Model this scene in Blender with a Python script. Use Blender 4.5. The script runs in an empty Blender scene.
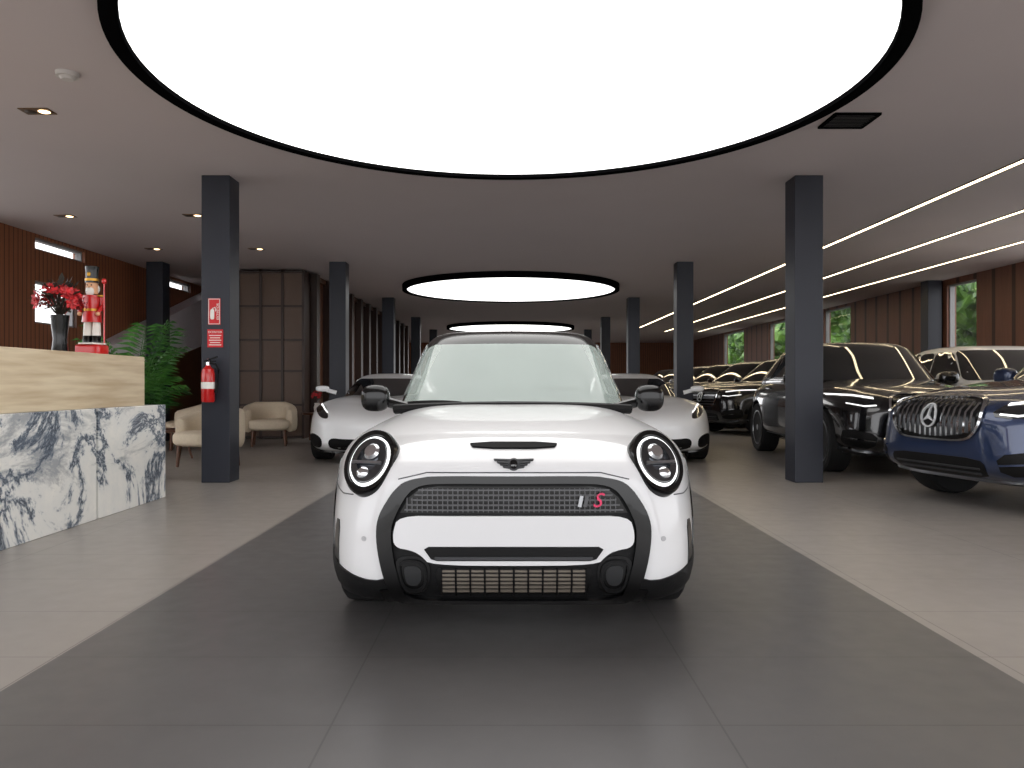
import bpy, bmesh, math, random
from math import sin, cos, pi, radians
from mathutils import Vector, Matrix
from mathutils.bvhtree import BVHTree
from mathutils.geometry import delaunay_2d_cdt
random.seed(4)
SC = bpy.context.scene
COL = SC.collection
EYE = 1.05; CEIL = 3.27

# ------------------------------------------------------------ materials
def lin(c):
    return tuple(((v/255)/12.92 if v/255 <= .04045 else ((v/255+.055)/1.055)**2.4) for v in c)
MATS = {}
def M(name, col, rough=.5, metal=0, coat=0, emit=0, var=.05, scale=6, bump=0, bscale=80, spec=.5):
    if name in MATS: return MATS[name]
    m = bpy.data.materials.new(name); m.use_nodes = True
    nt = m.node_tree; b = nt.nodes['Principled BSDF']
    c = lin(col)
    tc = nt.nodes.new('ShaderNodeTexCoord')
    no = nt.nodes.new('ShaderNodeTexNoise'); no.inputs['Scale'].default_value = scale
    nt.links.new(tc.outputs['Object'], no.inputs['Vector'])
    mx = nt.nodes.new('ShaderNodeMix'); mx.data_type = 'RGBA'
    mx.inputs[6].default_value = (*[v*(1-var) for v in c], 1)
    mx.inputs[7].default_value = (*[min(1, v*(1+var)) for v in c], 1)
    nt.links.new(no.outputs['Fac'], mx.inputs[0])
    nt.links.new(mx.outputs[2], b.inputs['Base Color'])
    b.inputs['Roughness'].default_value = rough
    b.inputs['Metallic'].default_value = metal
    b.inputs['Coat Weight'].default_value = coat
    b.inputs['Coat Roughness'].default_value = .03
    b.inputs['Specular IOR Level'].default_value = spec
    if emit:
        b.inputs['Emission Color'].default_value = (*c, 1)
        b.inputs['Emission Strength'].default_value = emit
    if bump:
        n2 = nt.nodes.new('ShaderNodeTexNoise'); n2.inputs['Scale'].default_value = bscale
        nt.links.new(tc.outputs['Object'], n2.inputs['Vector'])
        bp = nt.nodes.new('ShaderNodeBump'); bp.inputs['Strength'].default_value = bump
        bp.inputs['Distance'].default_value = .02
        nt.links.new(n2.outputs['Fac'], bp.inputs['Height'])
        nt.links.new(bp.outputs['Normal'], b.inputs['Normal'])
    MATS[name] = m
    return m

class NT:
    def __init__(s, name):
        s.m = bpy.data.materials.new(name); s.m.use_nodes = True
        s.t = s.m.node_tree; s.b = s.t.nodes['Principled BSDF']
        s.tc = s.t.nodes.new('ShaderNodeTexCoord')
    def n(s, k): return s.t.nodes.new(k)
    def l(s, a, b): s.t.links.new(a, b)
    def math(s, op, a, b=None):
        n = s.n('ShaderNodeMath'); n.operation = op
        for i, v in enumerate((a, b)):
            if v is None: continue
            if isinstance(v, (int, float)): n.inputs[i].default_value = v
            else: s.l(v, n.inputs[i])
        return n.outputs[0]
    def mix(s, f, a, b):
        n = s.n('ShaderNodeMix'); n.data_type = 'RGBA'
        for i, v in ((0, f), (6, a), (7, b)):
            if isinstance(v, tuple): n.inputs[i].default_value = (*v, 1)
            elif isinstance(v, (int, float)): n.inputs[i].default_value = v
            else: s.l(v, n.inputs[i])
        return n.outputs[2]

def floor_mat():
    s = NT('tiles')
    sp = s.n('ShaderNodeSeparateXYZ'); s.l(s.tc.outputs['Object'], sp.inputs[0])
    x, y = sp.outputs[0], sp.outputs[1]
    ax = s.math('ABSOLUTE', s.math('SUBTRACT', x, .03))
    band = s.math('LESS_THAN', ax, 1.77)
    jx = s.math('LESS_THAN', s.math('PINGPONG', s.math('ADD', x, 60.55), .6), .0032)
    jy = s.math('LESS_THAN', s.math('PINGPONG', s.math('ADD', y, 57.0-2.40), .3), .003)
    joint = s.math('MAXIMUM', jx, jy)
    no = s.n('ShaderNodeTexNoise'); no.inputs['Scale'].default_value = 1.3; no.inputs['Detail'].default_value = 8
    s.l(s.tc.outputs['Object'], no.inputs['Vector'])
    dark = s.mix(no.outputs['Fac'], lin((82, 80, 80)), lin((96, 94, 93)))
    light = s.mix(no.outputs['Fac'], lin((134, 128, 123)), lin((150, 144, 138)))
    base = s.mix(band, light, dark)
    dk = s.mix(.45, base, lin((30, 29, 28)))
    s.l(s.mix(joint, base, dk), s.b.inputs['Base Color'])
    n2 = s.n('ShaderNodeTexNoise'); n2.inputs['Scale'].default_value = 9; n2.inputs['Detail'].default_value = 6
    s.l(s.tc.outputs['Object'], n2.inputs['Vector'])
    s.l(s.math('ADD', s.math('MULTIPLY', n2.outputs['Fac'], .16), .24), s.b.inputs['Roughness'])
    return s.m
def wood_mat(name, c1, c2, axis=1, period=.09, rough=.5):
    s = NT(name)
    sp = s.n('ShaderNodeSeparateXYZ'); s.l(s.tc.outputs['Object'], sp.inputs[0])
    a = sp.outputs[axis]
    gap = s.math('LESS_THAN', s.math('PINGPONG', s.math('ADD', a, 90.0), period), period*.18)
    mp = s.n('ShaderNodeMapping'); s.l(s.tc.outputs['Object'], mp.inputs['Vector'])
    mp.inputs['Scale'].default_value = (14, 14, 1.2)
    no = s.n('ShaderNodeTexNoise'); no.inputs['Scale'].default_value = 1.5; no.inputs['Detail'].default_value = 7
    s.l(mp.outputs[0], no.inputs['Vector'])
    base = s.mix(no.outputs['Fac'], lin(c1), lin(c2))
    s.l(s.mix(gap, base, tuple(v*.35 for v in lin(c1))), s.b.inputs['Base Color'])
    s.b.inputs['Roughness'].default_value = rough
    return s.m
def marble_mat():
    s = NT('veined_marble')
    mp = s.n('ShaderNodeMapping'); s.l(s.tc.outputs['Object'], mp.inputs['Vector'])
    mp.inputs['Rotation'].default_value = (.6, .2, .3)
    n1 = s.n('ShaderNodeTexNoise'); n1.inputs['Scale'].default_value = 1.1; n1.inputs['Detail'].default_value = 14
    n1.inputs['Distortion'].default_value = .7; n1.inputs['Roughness'].default_value = .72
    s.l(mp.outputs[0], n1.inputs['Vector'])
    v = s.math('ABSOLUTE', s.math('SUBTRACT', n1.outputs['Fac'], .5))
    cr = s.n('ShaderNodeValToRGB'); s.l(v, cr.inputs[0])
    e = cr.color_ramp.elements
    e[0].position = 0; e[0].color = (*lin((52, 60, 72)), 1)
    e[1].position = .018; e[1].color = (*lin((140, 148, 158)), 1)
    q = e.new(.042); q.color = (*lin((222, 222, 219)), 1)
    q = e.new(.2); q.color = (*lin((238, 235, 228)), 1)
    n2 = s.n('ShaderNodeTexNoise'); n2.inputs['Scale'].default_value = 1.0; n2.inputs['Detail'].default_value = 12
    n2.inputs['Distortion'].default_value = .9; n2.inputs['Roughness'].default_value = .7
    mp2 = s.n('ShaderNodeMapping'); s.l(s.tc.outputs['Object'], mp2.inputs['Vector'])
    mp2.inputs['Rotation'].default_value = (-.7, .3, .3); mp2.inputs['Scale'].default_value = (1, .8, 2.0)
    s.l(mp2.outputs[0], n2.inputs['Vector'])
    c2 = s.n('ShaderNodeValToRGB'); s.l(n2.outputs['Fac'], c2.inputs[0])
    c2.color_ramp.elements[0].position = .53; c2.color_ramp.elements[1].position = .61
    s.l(s.mix(c2.outputs[0], cr.outputs[0], s.mix(.6, cr.outputs[0], lin((96, 106, 120)))), s.b.inputs['Base Color'])
    s.b.inputs['Roughness'].default_value = .18
    return s.m
def travertine_mat():
    s = NT('travertine')
    mp = s.n('ShaderNodeMapping'); s.l(s.tc.outputs['Object'], mp.inputs['Vector'])
    mp.inputs['Scale'].default_value = (1, 1, 14)
    no = s.n('ShaderNodeTexNoise'); no.inputs['Scale'].default_value = 1.4; no.inputs['Detail'].default_value = 9
    s.l(mp.outputs[0], no.inputs['Vector'])
    cr = s.n('ShaderNodeValToRGB'); s.l(no.outputs['Fac'], cr.inputs[0])
    e = cr.color_ramp.elements
    e[0].position = .3; e[0].color = (*lin((184, 162, 132)), 1)
    e[1].position = .65; e[1].color = (*lin((214, 198, 170)), 1)
    s.l(cr.outputs[0], s.b.inputs['Base Color']); s.b.inputs['Roughness'].default_value = .4
    return s.m
def leaf_mat(name, c1, c2, sc=5):
    s = NT(name)
    no = s.n('ShaderNodeTexNoise'); no.inputs['Scale'].default_value = sc; no.inputs['Detail'].default_value = 6
    s.l(s.tc.outputs['Object'], no.inputs['Vector'])
    cr = s.n('ShaderNodeValToRGB'); s.l(no.outputs['Fac'], cr.inputs[0])
    cr.color_ramp.elements[0].position = .38; cr.color_ramp.elements[1].position = .62
    cr.color_ramp.elements[0].color = (*lin(c1), 1); cr.color_ramp.elements[1].color = (*lin(c2), 1)
    s.l(cr.outputs[0], s.b.inputs['Base Color']); s.b.inputs['Roughness'].default_value = .5
    return s.m
def glass_mat(name, col, see, rough=.02, spec=.5, coat=1):
    m = M(name, col, rough, 0, coat, var=.02, spec=spec)
    nt = m.node_tree; b = nt.nodes['Principled BSDF']; out = nt.nodes['Material Output']
    tr = nt.nodes.new('ShaderNodeBsdfTransparent'); ms = nt.nodes.new('ShaderNodeMixShader')
    ms.inputs[0].default_value = see
    nt.links.new(b.outputs[0], ms.inputs[1]); nt.links.new(tr.outputs[0], ms.inputs[2])
    nt.links.new(ms.outputs[0], out.inputs[0])
    return m

WHITE = M('white_paint', (216, 216, 217), .4, 0, .8, var=.01)
WHITE2 = M('pearl_white_paint', (238, 239, 241), .4, 0, .8, var=.01)
BLK = M('gloss_black', (8, 8, 9), .18, 0, .25, spec=.3)
BLKM = M('black_plastic', (16, 16, 17), .55, bump=.1, spec=.2)
DGREY = M('dark_grey_plastic', (48, 49, 52), .45)
MESHG = M('grille_grey', (84, 84, 86), .4, .3)
RUB = M('tyre_rubber', (20, 20, 21), .75)
CHR = M('chrome', (205, 207, 210), .12, 1)
EMB = M('bright_silver', (226, 228, 231), .3, .4)
SILV = M('alloy_silver', (150, 152, 156), .3, 1)
DALLOY = M('dark_alloy', (60, 61, 64), .3, .9)
PBLACK = M('black_paint', (14, 14, 17), .2, .3, 1, var=.1)
PBLUE = M('blue_paint', (38, 52, 84), .3, .5, 1, var=.1)
PGREY = M('grey_paint', (70, 72, 76), .25, .6, 1)
PSILV = M('silver_paint', (165, 167, 170), .25, .6, 1)
PBROWN = M('brown_paint', (58, 44, 38), .25, .5, 1)
DGLASS = M('tinted_glass', (26, 29, 31), .03, 0, 1, spec=.8)
WGLASS = glass_mat('windscreen_glass', (180, 194, 188), .5, .04)  # pale base colour stands in for ceiling light reflected off the glass
CABL = M('pale_headliner', (176, 182, 178), .8)
LENS = M('lamp_lens', (70, 74, 80), .06, .6, 1)
LENSD = M('lamp_dark', (34, 35, 38), .1, .3, 1)
DRL = M('lamp_led', (255, 255, 255), .3, emit=.9)
MAG = M('magenta_badge', (224, 20, 90), .3, coat=1)
REDM = M('red_enamel', (196, 20, 20), .3, coat=.6)
REDS = M('red_sign', (206, 24, 34), .45)
WSIGN = M('white_print', (240, 238, 232), .5)
COLM = M('column_steel', (38, 41, 51), .45, .1, bump=.03)
CEILM = M('ceiling_plaster', (208, 197, 196), .85, var=.03, scale=1)
RIM = M('black_rim', (12, 12, 13), .9, spec=0)
LIT = M('lit_membrane', (255, 254, 252), .5, emit=2.0, var=.005)
LEDM = M('led_strip', (255, 232, 190), .5, emit=7)
BRONZE = M('bronze_trim', (120, 96, 72), .4, .6)
WARM = M('warm_lamp', (255, 214, 160), .4, emit=5)
BOUCLE = M('boucle', (214, 198, 174), .95, bump=.6, bscale=120, var=.1, scale=40)
WALN = M('walnut', (88, 54, 34), .4, var=.25)
DWOOD = M('dark_frame_wood', (56, 37, 29), .45, var=.2)
TINT = glass_mat('smoked_glass', (128, 108, 96), .3, .35, .15, 0)
FLOORM = floor_mat(); MARB = marble_mat(); TRAV = travertine_mat()
WWALL = wood_mat('slatted_wood', (128, 76, 50), (162, 102, 68), 1, .05)
WWALLX = wood_mat('slatted_wood_across', (132, 80, 52), (168, 106, 70), 0, .05)
WWALR = wood_mat('dark_slatted_wood', (104, 66, 50), (132, 86, 66), 1, .3)
LILAC = M('stair_plaster', (226, 218, 224), .6)
GREEN = leaf_mat('palm_green', (34, 78, 28), (82, 140, 58))
HEDGE = leaf_mat('hedge_green', (30, 70, 18), (96, 140, 48), 3)
REDF = leaf_mat('red_petals', (140, 12, 18), (214, 36, 44), 30)
PAVE = M('paving', (150, 148, 144), .8)

# ------------------------------------------------------------ helpers
def add(name, me, mat=None, parent=None, loc=(0, 0, 0), rot=(0, 0, 0)):
    o = bpy.data.objects.new(name, me); COL.objects.link(o)
    if mat is not None:
        for m in (mat if isinstance(mat, (list, tuple)) else [mat]): me.materials.append(m)
    o.location = loc; o.rotation_euler = rot
    if parent: o.parent = parent
    return o
def finish(me, smooth=True, ang=35, recalc=True):
    bm = bmesh.new(); bm.from_mesh(me)
    bmesh.ops.remove_doubles(bm, verts=bm.verts, dist=1e-6)
    if recalc: bmesh.ops.recalc_face_normals(bm, faces=bm.faces)
    bm.to_mesh(me); bm.free()
    if smooth:
        for p in me.polygons: p.use_smooth = True
        me.set_sharp_from_angle(angle=radians(ang))
def mk(name, V, F, mat=None, parent=None, smooth=True, ang=35, **k):
    me = bpy.data.meshes.new(name); me.from_pydata([tuple(v) for v in V], [], F); me.update()
    finish(me, smooth, ang)
    return add(name, me, mat, parent, **k)
class G:
    """geometry accumulator for one part"""
    def __init__(s): s.V = []; s.F = []; s.mi = []
    def put(s, V, F, mi=0):
        o = len(s.V); s.V += [tuple(v) for v in V]; s.F += [[i+o for i in f] for f in F]; s.mi += [mi]*len(F)
        return s
    def box(s, c, h, rot=None, mi=0):
        V = []
        for dx in (-1, 1):
            for dy in (-1, 1):
                for dz in (-1, 1):
                    v = Vector((dx*h[0], dy*h[1], dz*h[2]))
                    if rot is not None: v = rot @ v
                    V.append(v+Vector(c))
        return s.put(V, [[0, 1, 3, 2], [4, 6, 7, 5], [0, 4, 5, 1], [2, 3, 7, 6], [0, 2, 6, 4], [1, 5, 7, 3]], mi)
    def rev(s, prof, c=(0, 0, 0), axis='z', seg=24, mi=0, sx=1, sy=1):
        V = []; F = []; n = len(prof)
        for i in range(seg):
            a = 2*pi*i/seg
            for r, h in prof:
                p = (r*cos(a)*sx, r*sin(a)*sy, h)
                if axis == 'x': p = (p[2], p[0], p[1])
                if axis == 'y': p = (p[0], p[2], p[1])
                V.append(Vector(p)+Vector(c))
        for i in range(seg):
            j = (i+1) % seg
            for k in range(n-1): F.append([i*n+k, j*n+k, j*n+k+1, i*n+k+1])
        if prof[0][0] > 1e-6: F.append([i*n for i in range(seg)])
        if prof[-1][0] > 1e-6: F.append([i*n+n-1 for i in range(seg)][::-1])
        return s.put(V, F, mi)
    def ringrev(s, prof, c=(0, 0, 0), axis='z', seg=40, mi=0, sx=1, sy=1):
        """revolve a closed profile (ring, no caps)"""
        V = []; F = []; n = len(prof)
        for i in range(seg):
            a = 2*pi*i/seg
            for r, h in prof:
                p = (r*cos(a)*sx, r*sin(a)*sy, h)
                if axis == 'x': p = (p[2], p[0], p[1])
                if axis == 'y': p = (p[0], p[2], p[1])
                V.append(Vector(p)+Vector(c))
        for i in range(seg):
            j = (i+1) % seg
            for k in range(n): F.append([i*n+k, j*n+k, j*n+(k+1) % n, i*n+(k+1) % n])
        return s.put(V, F, mi)
    def tube(s, pts, r, seg=8, mi=0):
        pts = [Vector(p) for p in pts]; V = []; F = []
        for i, p in enumerate(pts):
            d = (pts[min(i+1, len(pts)-1)]-pts[max(i-1, 0)]).normalized()
            u = d.cross(Vector((0, 0, 1)));
            if u.length < .1: u = d.cross(Vector((0, 1, 0)))
            u.normalize(); w = d.cross(u)
            rr = r[i] if isinstance(r, (list, tuple)) else r
            for k in range(seg):
                a = 2*pi*k/seg; V.append(p+u*cos(a)*rr+w*sin(a)*rr)
        for i in range(len(pts)-1):
            for k in range(seg):
                F.append([i*seg+k, i*seg+(k+1) % seg, (i+1)*seg+(k+1) % seg, (i+1)*seg+k])
        F.append(list(range(seg))[::-1]); F.append([(len(pts)-1)*seg+k for k in range(seg)])
        return s.put(V, F, mi)
    def sq(s, c, h, n=4, N=8, mi=0, f=None):
        V, F = sbox(N, N, N, lambda c_: n)
        W = []
        for a, b, d in V:
            p = Vector((c[0]+a*h[0], c[1]+b*h[1], c[2]+d*h[2]))
            if f: p = Vector(f(p))
            W.append(p)
        return s.put(W, F, mi)
    def obj(s, name, mat, parent=None, smooth=True, ang=35, bevel=0, sub=0, **k):
        me = bpy.data.meshes.new(name); me.from_pydata(s.V, [], s.F); me.update()
        for i, p in enumerate(me.polygons): p.material_index = s.mi[i]
        finish(me, smooth, ang)
        o = add(name, me, mat, parent, **k)
        if bevel:
            b = o.modifiers.new('b', 'BEVEL'); b.width = bevel; b.segments = 3; b.limit_method = 'ANGLE'
        if sub:
            b = o.modifiers.new('s', 'SUBSURF'); b.levels = sub; b.render_levels = sub
        return o
def sbox(na, nb, nc, nf):
    idx = {}; V = []; F = []
    def vid(i, j, k):
        if (i, j, k) not in idx:
            a = 2*i/na-1; b = 2*j/nb-1; c = 2*k/nc-1
            n = nf(c)
            r = (abs(a)**n+abs(b)**n+abs(c)**n)**(1/n)
            idx[(i, j, k)] = len(V); V.append((a/r, b/r, c/r))
        return idx[(i, j, k)]
    for i in range(na):
        for j in range(nb):
            for k in (0, nc):
                F.append([vid(i, j, k), vid(i+1, j, k), vid(i+1, j+1, k), vid(i, j+1, k)])
    for i in range(na):
        for k in range(nc):
            for j in (0, nb):
                F.append([vid(i, j, k), vid(i+1, j, k), vid(i+1, j, k+1), vid(i, j, k+1)])
    for j in range(nb):
        for k in range(nc):
            for i in (0, na):
                F.append([vid(i, j, k), vid(i, j+1, k), vid(i, j+1, k+1), vid(i, j, k+1)])
    return V, F
def root(name, label, cat, loc=(0, 0, 0), rz=0, group=None):
    o = bpy.data.objects.new(name, None); COL.objects.link(o)
    o.empty_display_size = .2
    o.location = loc; o.rotation_euler = (0, 0, rz)
    o['label'] = label; o['category'] = cat
    if group: o['group'] = group
    return o
def tag(o, label, cat, group=None):
    o['label'] = label; o['category'] = cat
    if group: o['group'] = group
    return o
def copy_thing(r, loc, rz, swap=None, label=None):
    def rec(o, par):
        n = o.copy(); COL.objects.link(n)
        if o.type == 'MESH' and swap and any(m in swap for m in o.data.materials):
            n.data = o.data.copy()
            for i, m in enumerate(n.data.materials):
                if m in swap: n.data.materials[i] = swap[m]
        if par: n.parent = par
        for c in o.children: rec(c, n)
        return n
    n = rec(r, None); n.location = loc; n.rotation_euler = (0, 0, rz)
    if label: n['label'] = label
    return n
def struct(o): o['kind'] = 'structure'; return o
def interp(pts):
    xs = [p[0] for p in pts]; ys = [p[1] for p in pts]; n = len(pts)
    d = [(ys[i+1]-ys[i])/(xs[i+1]-xs[i]) for i in range(n-1)]
    m = [d[0]]+[0 if d[i-1]*d[i] <= 0 else 2*d[i-1]*d[i]/(d[i-1]+d[i]) for i in range(1, n-1)]+[d[-1]]
    def f(x):
        if x <= xs[0]: return ys[0]
        if x >= xs[-1]: return ys[-1]
        i = 0
        while x > xs[i+1]: i += 1
        h = xs[i+1]-xs[i]; t = (x-xs[i])/h
        return (2*t**3-3*t*t+1)*ys[i]+(t**3-2*t*t+t)*h*m[i]+(-2*t**3+3*t*t)*ys[i+1]+(t**3-t*t)*h*m[i+1]
    return f
def chaikin(p, it=2, closed=True):
    for _ in range(it):
        q = []; n = len(p)
        for i in range(n if closed else n-1):
            a = p[i]; b = p[(i+1) % n]
            q.append((a[0]*.75+b[0]*.25, a[1]*.75+b[1]*.25)); q.append((a[0]*.25+b[0]*.75, a[1]*.25+b[1]*.75))
        p = q if closed else [p[0]]+q+[p[-1]]
    return p
def ell(cx, cz, rx, rz, n=40): return [(cx+rx*cos(2*pi*i/n), cz+rz*sin(2*pi*i/n)) for i in range(n)]
def sym(h): return h+[(-x, z) for x, z in reversed(h) if abs(x) > 1e-6]
def mir(p): return [(-x, z) for x, z in p]
def inpoly(pt, poly):
    x, y = pt; c = False; n = len(poly)
    for i in range(n):
        x1, y1 = poly[i]; x2, y2 = poly[i-1]
        if (y1 > y) != (y2 > y) and x < (x2-x1)*(y-y1)/(y2-y1)+x1: c = not c
    return c
def strip(pts, w):
    L = []; R = []
    for i, p in enumerate(pts):
        a = pts[max(0, i-1)]; b = pts[min(len(pts)-1, i+1)]
        dx, dy = b[0]-a[0], b[1]-a[1]; l = math.hypot(dx, dy) or 1
        L.append((p[0]-dy/l*w/2, p[1]+dx/l*w/2)); R.append((p[0]+dy/l*w/2, p[1]-dx/l*w/2))
    return L+R[::-1]
def dens(poly, res):
    out = []
    for i in range(len(poly)):
        a = poly[i]; b = poly[(i+1) % len(poly)]
        k = max(1, int(math.hypot(b[0]-a[0], b[1]-a[1])/res))
        for j in range(k): out.append((a[0]+(b[0]-a[0])*j/k, a[1]+(b[1]-a[1])*j/k))
    return out
def fill2d(outer, holes, res):
    loops = [dens(outer, res)]+[dens(h, res) for h in holes]
    vs = []; es = []
    for lp in loops:
        o = len(vs); vs += lp; es += [(o+i, o+(i+1) % len(lp)) for i in range(len(lp))]
    x0 = min(p[0] for p in outer); x1 = max(p[0] for p in outer)
    y0 = min(p[1] for p in outer); y1 = max(p[1] for p in outer)
    nx = int((x1-x0)/res); ny = int((y1-y0)/res)
    for i in range(1, nx+1):
        for j in range(1, ny+1):
            p = (x0+(i-.5)*res+.0007*j, y0+(j-.5)*res)
            if inpoly(p, outer) and not any(inpoly(p, h) for h in holes): vs.append(p)
    r = delaunay_2d_cdt([Vector(v) for v in vs], es, [], 0, 1e-6)
    V = [tuple(v) for v in r[0]]; F = []
    for f in r[2]:
        c = (sum(V[i][0] for i in f)/len(f), sum(V[i][1] for i in f)/len(f))
        if inpoly(c, outer) and not any(inpoly(c, h) for h in holes): F.append(list(f))
    return V, F
AX = {'front': (lambda u, v: Vector((u, -3, v)), Vector((0, 1, 0))),
      'rear': (lambda u, v: Vector((u, 9, v)), Vector((0, -1, 0))),
      'right': (lambda u, v: Vector((4, u, v)), Vector((-1, 0, 0))),
      'left': (lambda u, v: Vector((-4, u, v)), Vector((1, 0, 0))),
      'top': (lambda u, v: Vector((u, v, 5)), Vector((0, 0, -1)))}
def conform(name, bvh, shapes, axis, off, mat, parent, depth=.012, res=.04, g=None, mi=0):
    """lay flat outlines on the car skin: shapes = [(outer,[holes])...]"""
    own = g is None
    if own: g = G()
    fo, d = AX[axis]
    for outer, holes in shapes:
        V2, F = fill2d(outer, holes, res)
        T = []; B = []
        for u, v in V2:
            o = fo(u, v); hit, nm, ix, ds = bvh.ray_cast(o, d)
            if hit is None:
                q = o+d*(2.5 if axis != 'front' else 3.3)
                hit, nm, ix, ds = bvh.find_nearest(q)
            if nm.dot(d) > 0: nm = -nm
            T.append(hit+nm*off); B.append(hit-nm*depth)
        n = len(T); FF = []
        ec = {}
        for f in F:
            k = len(f)
            for i in range(k):
                e = (f[i], f[(i+1) % k]); ky = tuple(sorted(e))
                if ky in ec: ec[ky] = None
                else: ec[ky] = e
            FF.append(f)
        for e in ec.values():
            if e: FF.append([e[1], e[0], e[0]+n, e[1]+n])
        g.put(T+B, FF, mi)
    if own: return g.obj(name, mat, parent)
def bake(o):
    dg = bpy.context.evaluated_depsgraph_get(); dg.update()
    me = bpy.data.meshes.new_from_object(o.evaluated_get(dg)); o.modifiers.clear(); o.data = me
def cut(o, cutters):
    for c in cutters:
        m = o.modifiers.new('x', 'BOOLEAN'); m.operation = 'DIFFERENCE'; m.solver = 'EXACT'; m.object = c
    bpy.context.view_layer.update(); bake(o)
    for c in cutters: bpy.data.objects.remove(c)
    for p in o.data.polygons: p.use_smooth = True
    o.data.set_sharp_from_angle(angle=radians(32))
def prism(outer, axis, a, b, mat=None):
    V = []
    for t in (a, b):
        for u, v in outer: V.append((u, t, v) if axis == 'y' else (t, u, v))
    n = len(outer); F = [list(range(n))[::-1], list(range(n, 2*n))]
    for i in range(n): F.append([i, (i+1) % n, n+(i+1) % n, n+i])
    g = G(); g.put(V, F, 1)
    return g.obj('cutter', [mat or BLKM, mat or BLKM], smooth=False)
def text(name, s, size, mat, parent, loc, rot, ext=.002, shear=0, align='CENTER'):
    cu = bpy.data.curves.new(name, 'FONT'); cu.body = s; cu.size = size; cu.extrude = ext; cu.shear = shear
    cu.align_x = align; cu.align_y = 'CENTER'; cu.resolution_u = 3
    t = bpy.data.objects.new(name, cu); COL.objects.link(t); bpy.context.view_layer.update()
    dg = bpy.context.evaluated_depsgraph_get()
    me = bpy.data.meshes.new_from_object(t.evaluated_get(dg)); bpy.data.objects.remove(t)
    me.materials.clear()
    return add(name, me, mat, parent, loc, rot)

# ------------------------------------------------------------ cars
def wheel(parent, x, y, R, W, side, spokes, rimmat, ratio=.70):
    g = G()
    r = R*ratio; h = W/2
    g.rev([(r, -h*.85), (R*.93, -h), (R*.985, -h*.86), (R, -h*.6), (R, h*.6), (R*.985, h*.86), (R*.93, h), (r, h*.85)], axis='x', seg=40)
    w = g.obj('wheel', RUB, parent, loc=(x, y, R), rot=(0, 0, 0 if side > 0 else pi))
    g = G()
    g.rev([(r, -h*.8), (r*1.01, h*.9), (r*.95, h*.92), (r*.9, h*.6), (r*.9, -h*.6)], axis='x', seg=40)
    g.rev([(.0, h*.1), (r*.6, h*.1), (r*.6, h*.02), (0, h*.02)], axis='x', seg=24, mi=1)
    for i in range(spokes):
        a = 2*pi*i/spokes
        for da in (-.10, .10):
            rot = Matrix.Rotation(a+da, 3, 'X')
            c = rot @ Vector((h*.66, 0, r*.53))
            g.box(c, (h*.16, r*.045, r*.43), rot)
    g.rev([(0, h*.9), (r*.16, h*.88), (r*.2, h*.5), (r*.2, h*.2)], axis='x', seg=20)
    g.obj('rim', [rimmat, DGREY], w)
    return w

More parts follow.
